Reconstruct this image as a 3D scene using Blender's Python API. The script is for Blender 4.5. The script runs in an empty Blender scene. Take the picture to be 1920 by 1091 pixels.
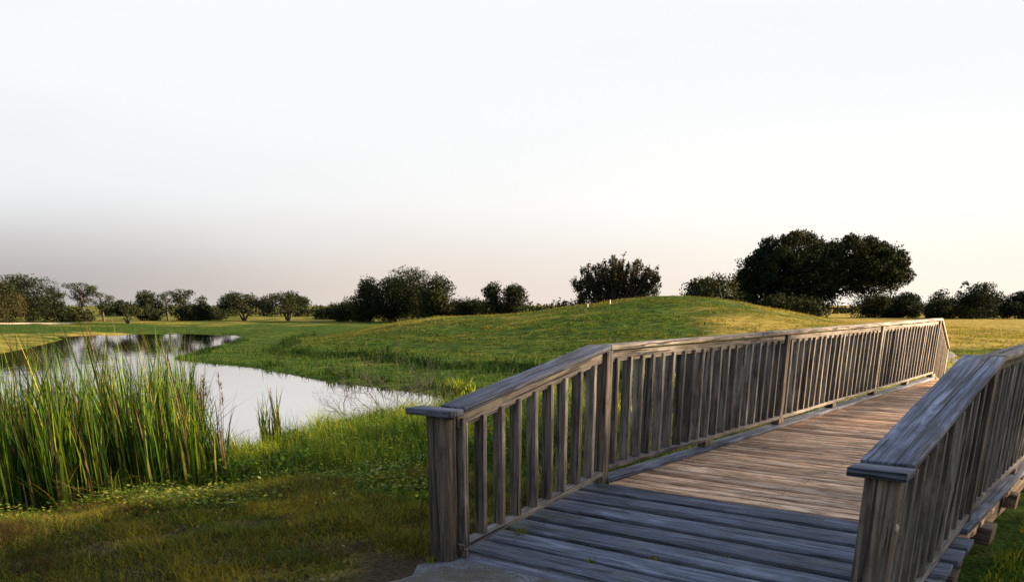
import bpy, math, random
import numpy as np
from mathutils import Vector, Matrix, noise as mnoise
R = math.radians
sc = bpy.context.scene
COL = sc.collection
rnd = random.Random(7)
rng = np.random.default_rng(11)

# ---------------------------------------------------------------- camera
F_PX, PITCH, PPY, CAMH = 1530.0, 0.335, 1105.0, 1.366
cd = bpy.data.cameras.new('camera'); cam = bpy.data.objects.new('camera', cd); COL.objects.link(cam)
cam.location = (0, 0, CAMH); cam.rotation_euler = (math.pi/2 - PITCH, 0, 0)
cd.sensor_width = 36; cd.sensor_fit = 'HORIZONTAL'; cd.lens = 36*F_PX/1920
cd.shift_y = (PPY - 545.5)/1920
cd.clip_start = .05; cd.clip_end = 4000
sc.camera = cam

# ---------------------------------------------------------------- light
SUN_AZ, SUN_EL = 86.0, 18.0          # degrees right of the view direction, above the horizon
sd = (math.sin(R(SUN_AZ))*math.cos(R(SUN_EL)), math.cos(R(SUN_AZ))*math.cos(R(SUN_EL)), math.sin(R(SUN_EL)))
sl = bpy.data.lights.new('sun', 'SUN'); sl.energy = 4.5; sl.angle = R(3); sl.color = (1, .74, .48)
so = bpy.data.objects.new('sun', sl); COL.objects.link(so)
so.rotation_euler = Vector(sd).to_track_quat('Z', 'Y').to_euler()
w = bpy.data.worlds.new('World'); sc.world = w; w.use_nodes = True
nt = w.node_tree; nt.nodes.clear()
def N(t, ty, **k):
    n = t.nodes.new(ty)
    for a, b in k.items(): setattr(n, a, b)
    return n
def mixc(t, fac, a, b, typ='MIX'):
    m = N(t, 'ShaderNodeMix', data_type='RGBA', blend_type=typ)
    for s, v in ((0, fac), (6, a), (7, b)):
        if hasattr(v, 'links') or hasattr(v, 'is_linked'): t.links.new(v, m.inputs[s])
        else: m.inputs[s].default_value = v if s == 0 else (*v[:3], 1)
    return m.outputs[2]
def mrange(t, v, a, b, c=0., d=1., smooth=True):
    m = N(t, 'ShaderNodeMapRange'); m.interpolation_type = 'SMOOTHSTEP' if smooth else 'LINEAR'
    t.links.new(v, m.inputs[0])
    for i, x in enumerate((a, b, c, d)): m.inputs[i+1].default_value = x
    return m.outputs[0]
def math_(t, op, a, b=0.):
    m = N(t, 'ShaderNodeMath', operation=op)
    for i, v in enumerate((a, b)):
        if hasattr(v, 'is_linked'): t.links.new(v, m.inputs[i])
        else: m.inputs[i].default_value = v
    return m.outputs[0]
tc = N(nt, 'ShaderNodeTexCoord'); sep = N(nt, 'ShaderNodeSeparateXYZ'); nt.links.new(tc.outputs['Generated'], sep.inputs[0])
sky = N(nt, 'ShaderNodeTexSky', sky_type='NISHITA'); sky.sun_disc = False
sky.sun_elevation = R(SUN_EL); sky.sun_rotation = R(SUN_AZ); sky.air_density = 1; sky.dust_density = 1.5
X, Y, Z = sep.outputs
side = mrange(nt, X, -.55, .45)                       # hazy grey on one side, warm and bright towards the sun
sn = N(nt, 'ShaderNodeTexNoise'); sn.inputs['Scale'].default_value = 1.6; sn.inputs['Detail'].default_value = 3
mp = N(nt, 'ShaderNodeMapping'); mp.inputs['Scale'].default_value = (1, 1, 3.2)
nt.links.new(tc.outputs['Generated'], mp.inputs[0]); nt.links.new(mp.outputs[0], sn.inputs[0])
low = mixc(nt, mrange(nt, X, -.55, -.02), (.485, .455, .445), (.84, .735, .655)); low = mixc(nt, mrange(nt, X, -.05, .42), low, (1.05, .96, .83))
mid = mixc(nt, side, (.86, .875, .89), (1.06, 1.04, .99))
high = mixc(nt, mrange(nt, sn.outputs[0], .40, .58), (.88, .93, .96), (.95, .97, .985))
zz = math_(nt, 'ADD', Z, math_(nt, 'MULTIPLY', math_(nt, 'SUBTRACT', sn.outputs[0], .5), .09))
c1 = mixc(nt, mrange(nt, zz, .01, .125), low, mid)
c2 = mixc(nt, mrange(nt, zz, .09, .24), c1, high)
EXPO = 2.75
hz = mixc(nt, 1., c2, (1/.1,)*3, 'MULTIPLY')        # display value -> radiance before the background strength
hz = mixc(nt, 1., hz, (2**-EXPO,)*3, 'MULTIPLY')
blue = mixc(nt, 1., sky.outputs[0], (.84, .80, .80), 'MULTIPLY')
cz = mixc(nt, mrange(nt, Z, .30, .62, 0, .8), hz, blue)
bg = N(nt, 'ShaderNodeBackground'); bg.inputs[1].default_value = .1
wo = N(nt, 'ShaderNodeOutputWorld')
nt.links.new(cz, bg.inputs[0]); nt.links.new(bg.outputs[0], wo.inputs[0])
sc.view_settings.view_transform = 'Standard'; sc.view_settings.look = 'None'
sc.view_settings.gamma = 1; sc.view_settings.exposure = EXPO
sc.cycles.max_bounces = 6; sc.cycles.transparent_max_bounces = 8

# ---------------------------------------------------------------- helpers
def meshobj(name, verts, faces=None, quads=None, tris=None, mat=None, parent=None, col=None, uv=None, smooth=False):
    me = bpy.data.meshes.new(name)
    verts = np.asarray(verts, np.float32)
    me.vertices.add(len(verts)); me.vertices.foreach_set('co', verts.ravel())
    loops, starts, tot = [], [], 0
    if quads is not None and len(quads):
        q = np.asarray(quads, np.int32); loops.append(q.ravel()); starts.append(np.arange(len(q))*4 + tot); tot += q.size
    if tris is not None and len(tris):
        q = np.asarray(tris, np.int32); loops.append(q.ravel()); starts.append(np.arange(len(q))*3 + tot); tot += q.size
    loops = np.concatenate(loops); starts = np.concatenate(starts)
    me.loops.add(len(loops)); me.loops.foreach_set('vertex_index', loops.astype(np.int32))
    me.polygons.add(len(starts)); me.polygons.foreach_set('loop_start', starts.astype(np.int32))
    if smooth: me.polygons.foreach_set('use_smooth', np.ones(len(starts), bool))
    if uv is not None:
        l = me.uv_layers.new(name='UVMap'); l.data.foreach_set('uv', np.asarray(uv, np.float32).ravel())
    if col is not None:
        a = me.color_attributes.new('Col', 'FLOAT_COLOR', 'POINT')
        c = np.ones((len(verts), 4), np.float32); c[:, :3] = col; a.data.foreach_set('color', c.ravel())
    me.update(calc_edges=True); me.validate()
    if mat: me.materials.append(mat)
    o = bpy.data.objects.new(name, me); COL.objects.link(o)
    if parent: o.parent = parent
    return o
def tag(o, label=None, cat=None, group=None, kind=None):
    for k, v in (('label', label), ('category', cat), ('group', group), ('kind', kind)):
        if v: o[k] = v
    return o
def empty(name, loc, rz=0):
    o = bpy.data.objects.new(name, None); COL.objects.link(o); o.location = loc; o.rotation_euler = (0, 0, rz); o.empty_display_size = .2
    return o
def newmat(name):
    m = bpy.data.materials.new(name); m.use_nodes = True; t = m.node_tree; t.nodes.clear()
    out = N(t, 'ShaderNodeOutputMaterial'); b = N(t, 'ShaderNodeBsdfPrincipled'); t.links.new(b.outputs[0], out.inputs[0])
    return m, t, b, out
def sm(x, a, b):
    t = np.clip((np.asarray(x, float)-a)/(b-a), 0, 1); return t*t*(3-2*t)

def wood(name, base, dark, light, rough=.75, crack=.5, moss=0., spec=.3, fine=46):
    m, t, b, out = newmat(name)
    uvn = N(t, 'ShaderNodeUVMap'); at = N(t, 'ShaderNodeAttribute', attribute_name='Col'); oi = N(t, 'ShaderNodeObjectInfo')
    rn = math_(t, 'ADD', at.outputs['Fac'], oi.outputs['Random'])
    cx = N(t, 'ShaderNodeCombineXYZ'); t.links.new(math_(t, 'MULTIPLY', rn, 37.), cx.inputs[0]); t.links.new(math_(t, 'MULTIPLY', rn, 11.), cx.inputs[1])
    va = N(t, 'ShaderNodeVectorMath', operation='ADD'); t.links.new(uvn.outputs[0], va.inputs[0]); t.links.new(cx.outputs[0], va.inputs[1])
    def nz(sx, sy, det, dist=0.):
        mp = N(t, 'ShaderNodeMapping'); mp.inputs['Scale'].default_value = (sx, sy, 1); t.links.new(va.outputs[0], mp.inputs[0])
        n = N(t, 'ShaderNodeTexNoise'); n.inputs['Scale'].default_value = 1; n.inputs['Detail'].default_value = det
        n.inputs['Distortion'].default_value = dist; n.inputs['Roughness'].default_value = .65; t.links.new(mp.outputs[0], n.inputs[0]); return n.outputs[0]
    grain = nz(2.2, fine, 5, .6); broad = nz(1.3, 9, 3, .8); blot = nz(3.5, 5, 4); cr = nz(1.1, fine*.8, 2, .3)
    c = mixc(t, mrange(t, grain, .38, .62), dark, base)
    c = mixc(t, mrange(t, broad, .45, .75, 0, .8), c, light)
    c = mixc(t, mrange(t, blot, .48, .66, 0, .7), c, dark)
    if crack: c = mixc(t, mrange(t, cr, .57, .62, 0, crack), c, (.012, .011, .010))
    # knots
    mp = N(t, 'ShaderNodeMapping'); mp.inputs['Scale'].default_value = (2.6, 7, 1); t.links.new(va.outputs[0], mp.inputs[0])
    vo = N(t, 'ShaderNodeTexVoronoi'); vo.inputs['Scale'].default_value = 1; t.links.new(mp.outputs[0], vo.inputs[0])
    c = mixc(t, mrange(t, vo.outputs['Distance'], .08, .17, .75, 0), c, (.03, .022, .016))
    if moss:
        gm = nz(2.5, 2.5, 4); c = mixc(t, mrange(t, gm, .55, .7, 0, moss), c, (.07, .075, .02))
    # board-to-board tone
    fr = math_(t, 'FRACT', math_(t, 'MULTIPLY', rn, 7.31)); c = mixc(t, 1., c, mrange(t, fr, 0, 1, .6, 1.38, False), 'MULTIPLY')
    t.links.new(c, b.inputs['Base Color'])
    b.inputs['Roughness'].default_value = rough; b.inputs['Specular IOR Level'].default_value = spec
    bp = N(t, 'ShaderNodeBump'); bp.inputs['Strength'].default_value = 1.; bp.inputs['Distance'].default_value = .009
    h = math_(t, 'SUBTRACT', grain, mrange(t, cr, .58, .66, 0, .9)); t.links.new(h, bp.inputs['Height']); t.links.new(bp.outputs[0], b.inputs['Normal'])
    return m
W_RAIL = wood('weathered_rail_wood', (.135, .118, .094), (.045, .039, .032), (.25, .22, .18), crack=.85)
W_POST = wood('weathered_post_wood', (.10, .08, .058), (.030, .024, .018), (.19, .15, .11), crack=.9)
W_PALE = wood('sunlit_cap_wood', (.23, .195, .15), (.08, .066, .05), (.38, .34, .28), crack=.95, rough=.75)  # flat cap tone paled to carry the warm sunlight
W_BLUE_SHADE = wood('shade_blue_cap_wood', (.085, .097, .135), (.018, .021, .030), (.21, .23, .29), crack=1., rough=.65, fine=60)  # ramp cap and curb tone with the blue sky shade put in
W_RAMP = wood('shade_blue_ramp_wood', (.095, .106, .138), (.045, .050, .066), (.20, .22, .27), crack=.7, rough=.68, moss=.35)  # weathered grey boards, blue shade mixed into the colour
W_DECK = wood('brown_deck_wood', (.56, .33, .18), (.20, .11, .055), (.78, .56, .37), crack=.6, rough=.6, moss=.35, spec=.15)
W_BEAM = wood('dark_beam_wood', (.13, .09, .055), (.04, .028, .02), (.24, .17, .10), crack=.7, rough=.85)

class Boards:
    def __init__(s): s.v, s.q, s.uv, s.c = [], [], [], []
    def board(s, p0, p1, side, th, wd, n=1, jit=0., up=(0, 0, 1)):
        """box from p0 to p1 (centre line); wd across `side`, th across the remaining direction"""
        p0, p1 = Vector(p0), Vector(p1); d = (p1-p0); L = d.length; d.normalize()
        sv = Vector(side); sv = (sv - d*sv.dot(d)).normalized(); uv_ = d.cross(sv).normalized()
        b0 = len(s.v); r = rnd.random(); off = [0, 0]
        for i in range(n+1):
            c = p0 + (p1-p0)*(i/n)
            if jit and 0 < i: off = [off[0]*.6+rnd.uniform(-jit, jit), off[1]*.6+rnd.uniform(-jit, jit)]
            c = c + sv*off[0] + uv_*off[1]
            for a, b in ((-1, -1), (1, -1), (1, 1), (-1, 1)):
                s.v.append(tuple(c + sv*(a*wd/2) + uv_*(b*th/2))); s.c.append(r)
        vv = [0, wd, wd+th, 2*wd+th, 2*wd+2*th]
        for i in range(n):
            u0, u1 = L*i/n, L*(i+1)/n
            for k in range(4):
                a = b0+4*i+k; b = b0+4*i+(k+1) % 4
                s.q.append((a, b, b+4, a+4)); s.uv += [(u0, vv[k]), (u0, vv[k+1]), (u1, vv[k+1]), (u1, vv[k])]
        e = b0+4*n
        s.q.append((b0+3, b0+2, b0+1, b0)); s.uv += [(0, 0), (0, wd), (th*.3, wd), (th*.3, 0)]
        s.q.append((e, e+1, e+2, e+3)); s.uv += [(0, 0), (0, wd), (th*.3, wd), (th*.3, 0)]
        return s
    def build(s, name, mat, parent=None, bevel=.004):
        c = np.repeat(np.array(s.c)[:, None], 3, 1)
        o = meshobj(name, s.v, quads=s.q, mat=mat, parent=parent, col=c, uv=s.uv)
        if bevel:
            m = o.modifiers.new('bevel', 'BEVEL'); m.width = bevel; m.segments = 2; m.limit_method = 'ANGLE'; m.angle_limit = R(50)
        return o

# ---------------------------------------------------------------- terrain
SHORE = [(-1.2,24.2),(-2.1,25.7),(-3.5,27.5),(-7.2,31.6),(-11.5,37.9),(-14.4,40.8),(-17.5,44.0),(-18.6,47),(-20.4,58),(-21.7,66.7),(-25,78),(-27,81.3),(-35.4,86),(-38.6,81.3),(-42,78),(-37.3,71),(-32,56.5),(-30,50),(-36,44),(-60,38),(-70,20),(-30,12.0),(-10,11.0),(-7.6,11.3),(-6.5,12.1),(-5.6,12.9),(-5,14.3),(-4.75,15.9),(-4.2,18.1),(-3.3,19.6),(-2.2,21.1),(-.6,22.6)]
WATER_Z = -1.3
def pond_sd(x, y):
    x = np.asarray(x, float); y = np.asarray(y, float)
    P = np.array(SHORE); Q = np.roll(P, -1, 0)
    dmin = np.full(x.shape, 1e9); inside = np.zeros(x.shape, bool)
    for (ax, ay), (bx, by) in zip(P, Q):
        ex, ey = bx-ax, by-ay
        t = np.clip(((x-ax)*ex+(y-ay)*ey)/(ex*ex+ey*ey), 0, 1)
        dmin = np.minimum(dmin, np.hypot(x-ax-t*ex, y-ay-t*ey))
        c = ((ay > y) != (by > y)) & (x < ex*(y-ay)/(ey if ey else 1e-9)+ax); inside ^= c
    return np.where(inside, -dmin, dmin)
CREEK = np.array([(-1, 23.6), (2, 20.6), (5, 16), (7, 11.5), (10, 6), (14, 0), (18, -12)], float)
def creek_d(x, y):
    d = np.full(np.shape(x), 1e9)
    for (ax, ay), (bx, by) in zip(CREEK[:-1], CREEK[1:]):
        ex, ey = bx-ax, by-ay; t = np.clip(((x-ax)*ex+(y-ay)*ey)/(ex*ex+ey*ey), 0, 1)
        d = np.minimum(d, np.hypot(x-ax-t*ex, y-ay-t*ey))
    return d
def wav(x, y, s, seed=0.):
    return (np.sin(x/s+1.3+seed)*np.cos(y/s*1.13+.7*seed)+.6*np.sin((x*.8+y*.6)/s*1.9+2.1*seed)+.4*np.sin((y*.9-x*.5)/s*3.3+seed))/2
def ground(x, y):
    x = np.asarray(x, float); y = np.asarray(y, float)
    d = pond_sd(x, y); dw = d + .35*wav(x, y, 1.1, 2)*sm(np.abs(d), 0, 1.5)
    lr = sm(x, -14, 16)
    base_far = -.82 + .55*lr
    near = 1-sm(y, 15, 21)
    base = base_far*(1-near) + near*(-.33 + .07*sm(x, -6, -2)*(1-sm(y, 6, 9)) - .12*sm(-x, 2, 6))
    rise = base-WATER_Z
    pn = .12*sm(d, -.2, .6)+.88*sm(d, .3, 6.6)
    pf = .20*sm(dw, -.2, .9)+.10*sm(dw, 1, 5)+.40*sm(dw+.8*wav(x, y, 3.1, 5), 5.2, 5.8)+.30*sm(dw, 6.5, 17)
    pf = pf*lrw(x)+(1-lrw(x))*(.25*sm(dw, -.2, 1)+.75*sm(dw, 1, 22))
    h = WATER_Z + rise*(near*pn+(1-near)*pf)
    m1 = 2.1*np.exp(-((x-9.8)/np.where(x > 9.8, 8.9, 9.2))**2 - ((y-54)/np.where(y > 54, 14, 13.5))**2)
    m2 = 1.25*np.exp(-((x+6)/11.5)**2 - ((y-60)/15)**2)
    h = h + (m1+m2*(1-.55*np.exp(-((x-9.8)/9)**2)))*sm(d, 3, 16)
    h = h - .82*np.exp(-(creek_d(x, y)/2.1)**2)*sm(d, -1, 1.5)
    h = np.where(d < 0, np.minimum(h, WATER_Z-np.minimum(1.1, -d*.35)), h)
    h = h + .035*wav(x, y, .9)*sm(d, 0, 2)*sm(np.hypot(x, y-4), 1, 5) + (.10*wav(x, y, 6.5, 1)+.06*wav(x, y, 1.9, 4)+.035*wav(x, y, .95, 9))*sm(d, 1, 7)*sm(y, 14, 26)*(1-sm(y, 75, 110))
    h = h + 1.4*sm(y, 170, 420)
    return h
def lrw(x): return sm(x, -30, -16)
def grid_axis(lo, hi, fine, far, n):
    t = np.linspace(0, 1, n)
    return t
ys = np.concatenate([np.arange(-14, 2, .8), np.arange(2, 30, .16), np.arange(30, 75, .33), np.geomspace(75, 1500, 60)])
xs_p = np.concatenate([np.arange(0, 9, .16), np.arange(9, 45, .4), np.geomspace(45, 1200, 50)])
xs = np.concatenate([-xs_p[:0:-1], xs_p])
GX, GY = np.meshgrid(xs, ys)
GZ = ground(GX, GY)
nx, ny = len(xs), len(ys)
idx = np.arange(nx*ny).reshape(ny, nx)
gq = np.stack([idx[:-1, :-1], idx[:-1, 1:], idx[1:, 1:], idx[1:, :-1]], -1).reshape(-1, 4)
# mask by ground cover: R dryness and painted-in sunlight, G bare earth, B lush
D = pond_sd(GX, GY)
dry = .8*sm(GX, 4, 16)*sm(GY, 20, 45)+.35*np.exp(-((GX+4)/9)**2-((GY-60)/9)**2) + .6*(1-sm(GX, -34, -27))*sm(GY, 40, 50)*(1-sm(GY, 78, 90)) + .9*(1-sm(GY, 5.6, 8.0))*sm(GX, -9, -3)*(1-sm(GX, .5, 2)) + .6*sm(GX, 14, 30)  # mound's sun side, left shoulder and left bank yellowed as sunlit
dry = np.clip(dry + .35*wav(GX, GY, 4.2, 3) + .45*sm(GY, 88, 112)*(GX < 0), 0, 1)
bare = np.clip(.9*(1-sm(GY, 6.2, 8.2))*(GX < 1.2)*(.75+.5*wav(GX, GY, .45, 4)) + .5*(1-sm(np.abs(D-.05), .05, .35)), 0, 1)
lush = np.clip(sm(D, .2, 2)*(1-sm(D, 7, 14))*(1-.5*dry), 0, 1)
gm, t, b, out = newmat('grass_ground')
at = N(t, 'ShaderNodeAttribute', attribute_name='Col'); sp = N(t, 'ShaderNodeSeparateColor'); t.links.new(at.outputs[0], sp.inputs[0])
gc = N(t, 'ShaderNodeNewGeometry')
def gnoise(s, det=5, sc3=(1, 1, 1), dist=0):
    mp = N(t, 'ShaderNodeMapping'); mp.inputs['Scale'].default_value = sc3; t.links.new(gc.outputs['Position'], mp.inputs[0])
    n = N(t, 'ShaderNodeTexNoise'); n.inputs['Scale'].default_value = s; n.inputs['Detail'].default_value = det; n.inputs['Distortion'].default_value = dist
    t.links.new(mp.outputs[0], n.inputs[0]); return n.outputs[0]
n1, n2, n3, n4 = gnoise(.22, 6, (1, 1.6, 1)), gnoise(2.2, 6), gnoise(30, 4), gnoise(.9, 5, (1, 2.5, 1), .6)
c = mixc(t, mrange(t, n2, .35, .68), (.008, .022, .003), (.030, .056, .007))
c = mixc(t, mrange(t, n4, .5, .72, 0, .7), c, (.06, .085, .012))
cdry_sun = mixc(t, mrange(t, n2, .35, .65), (.11, .092, .018), (.20, .155, .04))
dm = math_(t, 'ADD', sp.outputs[0], math_(t, 'MULTIPLY', math_(t, 'SUBTRACT', n1, .5), 2.))
c = mixc(t, mrange(t, dm, .25, .85), c, cdry_sun)
c = mixc(t, mrange(t, n4, .56, .7, 0, .35), c, (.09, .075, .03))
cb = mixc(t, n2, (.022, .015, .009), (.075, .052, .032))
c = mixc(t, mrange(t, math_(t, 'ADD', sp.outputs[1], math_(t, 'MULTIPLY', math_(t, 'SUBTRACT', n2, .5), .8)), .35, .7), c, cb)
c = mixc(t, 1., c, mrange(t, n3, .3, .7, .6, 1.35, False), 'MULTIPLY')
t.links.new(c, b.inputs['Base Color']); b.inputs['Roughness'].default_value = 1; b.inputs['Specular IOR Level'].default_value = 0.02
bp = N(t, 'ShaderNodeBump'); bp.inputs['Strength'].default_value = .9; bp.inputs['Distance'].default_value = .12
t.links.new(math_(t, 'ADD', math_(t, 'MULTIPLY', n3, .5), n2), bp.inputs['Height']); t.links.new(bp.outputs[0], b.inputs['Normal'])
gcol = np.stack([dry, bare, lush], -1).reshape(-1, 3)
g = meshobj('ground', np.stack([GX, GY, GZ], -1).reshape(-1, 3), quads=gq, mat=gm, col=gcol, smooth=True)
tag(g, kind='structure')

# water
wm, t, b, out = newmat('pond_water')
b.inputs['Base Color'].default_value = (.58, .535, .485, 1); b.inputs['Metallic'].default_value = 1; b.inputs['Roughness'].default_value = .02; b.inputs['IOR'].default_value = 1.5
gc = N(t, 'ShaderNodeNewGeometry')
mp = N(t, 'ShaderNodeMapping'); mp.inputs['Scale'].default_value = (1, .45, 1); t.links.new(gc.outputs['Position'], mp.inputs[0])
n_ = N(t, 'ShaderNodeTexNoise'); n_.inputs['Scale'].default_value = 1.5; n_.inputs['Detail'].default_value = 4; t.links.new(mp.outputs[0], n_.inputs[0])
bp = N(t, 'ShaderNodeBump'); bp.inputs['Strength'].default_value = .11; bp.inputs['Distance'].default_value = .05
t.links.new(n_.outputs[0], bp.inputs['Height']); t.links.new(bp.outputs[0], b.inputs['Normal'])
wt = meshobj('pond_water', [(-140, 5, WATER_Z), (12, 5, WATER_Z), (12, 100, WATER_Z), (-140, 100, WATER_Z)], quads=[(0, 1, 2, 3)], mat=wm)
tag(wt, kind='structure')

# ---------------------------------------------------------------- bridge frame
TH = .662; ST, CT = math.sin(TH), math.cos(TH)
def wpos(s, tt, z): return (s*ST+tt*CT, s*CT-tt*ST, z)
S0, T0, Z0 = 3.6, -2.15, -.3
bridge = empty('footbridge', wpos(S0, T0, Z0), math.pi/2-TH)
tag(bridge, 'weathered wooden footbridge with slatted railings, ramp tinted blue grey for shade and sunlit brown deck', 'bridge')
def L(s, tt, z): return (s-S0, -(tt-T0), z-Z0)
AX, SIDE, UP = (1, 0, 0), (0, 1, 0), (0, 0, 1)
SB, SE, SF = 5.67, 17.2, 19.2
def zd(s):
    if s < SB: return -.13*(SB-s)
    if s > SE: return .006*(SE-SB)-.16*(s-SE)
    return .006*(s-SB)
TLI, TRO = -3.45, -.83             # inner face of left balusters, outer face of right ones
# decks
bd = Boards(); s = SB+.003; pw = .139
while s < SE-.05:
    z = zd(s+pw/2)-.02+rnd.uniform(-.0025, .0025); e1, e2 = rnd.uniform(-.015, .015), rnd.uniform(-.02, .02)
    bd.board(L(s+pw/2, -3.42+e1*.3, z), L(s+pw/2, -.795+e2, z), AX, .038, pw-rnd.uniform(.015, .026), n=5, jit=.0015); s += pw
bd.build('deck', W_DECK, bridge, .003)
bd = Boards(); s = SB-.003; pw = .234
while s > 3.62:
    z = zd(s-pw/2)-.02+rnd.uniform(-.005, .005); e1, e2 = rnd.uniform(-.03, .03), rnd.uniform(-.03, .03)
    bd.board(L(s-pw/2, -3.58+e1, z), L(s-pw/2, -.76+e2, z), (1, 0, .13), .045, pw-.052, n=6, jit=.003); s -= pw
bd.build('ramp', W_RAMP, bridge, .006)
bd = Boards(); s = SE+.003
while s < SF:
    bd.board(L(s+.07, -3.6, zd(s+.07)-.02), L(s+.07, -.7, zd(s+.07)-.02), (1, 0, -.16), .038, .133); s += .14
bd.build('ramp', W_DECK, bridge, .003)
for tt in (-3.35, -2.15, -.90):
    bd = Boards(); bd.board(L(SB, tt, -.165), L(SE, tt, -.1), SIDE, .23, .09, n=8, jit=.004)
    bd.board(L(3.65, tt, -.38), L(SB-.003, tt, -.15), SIDE, .14, .09); bd.build('beam', W_BEAM, bridge)
for sx in (6.35, 9.6, 12.9, 16.6):
    bd = Boards(); bd.board(L(sx, -3.75, -.36), L(sx, -.80, -.35), AX, .14, .14, n=3, jit=.004); bd.build('cross_beam', W_BEAM, bridge)
    for tt in (-3.3, -1.0):
        bd = Boards(); bd.board(L(sx, tt, -2.0), L(sx, tt, -.43), AX, .15, .15); bd.build('pile', W_BEAM, bridge)
# short support blocks seen stepping under the ramp on the right
bd = Boards()
for s, e, l in ((4.55, -.74, .14), (5.25, -.75, .2), (6.35, -.73, .22), (7.6, -.75, .14)):
    bd = Boards(); bd.board(L(s, -.84, zd(s)-.13), L(s, e, zd(s)-.135), AX, .12, l, n=2, jit=.006)
    bd.build('edge_block', W_BEAM, bridge)

nv, nq = [], []
def nail(s, tt, z, r=.006):
    b0 = len(nv)
    for rr, dz in ((r, .0), (r*.8, .0022)):
        for i in range(6): nv.append(L(s+rr*math.cos(i*1.047), tt+rr*math.sin(i*1.047), z+dz))
    for i in range(6): nq.append((b0+i, b0+(i+1) % 6, b0+6+(i+1) % 6, b0+6+i))
    nq.append((b0+6, b0+7, b0+8, b0+9)); nq.append((b0+6, b0+9, b0+10, b0+11))
s = SB-.003
while s > 3.65:
    for tt in (-3.35, -2.15, -.90):
        for o_ in (-.06, .06): nail(s-.117+o_, tt+rnd.uniform(-.012, .012), zd(s-.117+o_)+.003)
    s -= .234
s = SB+.07
while s < 12:
    for tt in (-3.3, -2.15, -.92):
        for o_ in (-.035, .035): nail(s+o_, tt+rnd.uniform(-.012, .012), zd(s)+.0015, .0055)
    s += .139
nm_, t, b, out = newmat('rusty_iron'); b.inputs['Base Color'].default_value = (.03, .018, .012, 1); b.inputs['Roughness'].default_value = .7; b.inputs['Metallic'].default_value = .4
tag(meshobj('nail_head', nv, quads=nq, mat=nm_, parent=bridge), kind='stuff')
def baluster_protos(mat):
    L_ = []
    for k in range(4):
        bd = Boards(); bd.board((0, 0, 0), (0, 0, .845), AX, .080, .038, n=3, jit=.002); L_.append(bd)
    return L_
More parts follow.
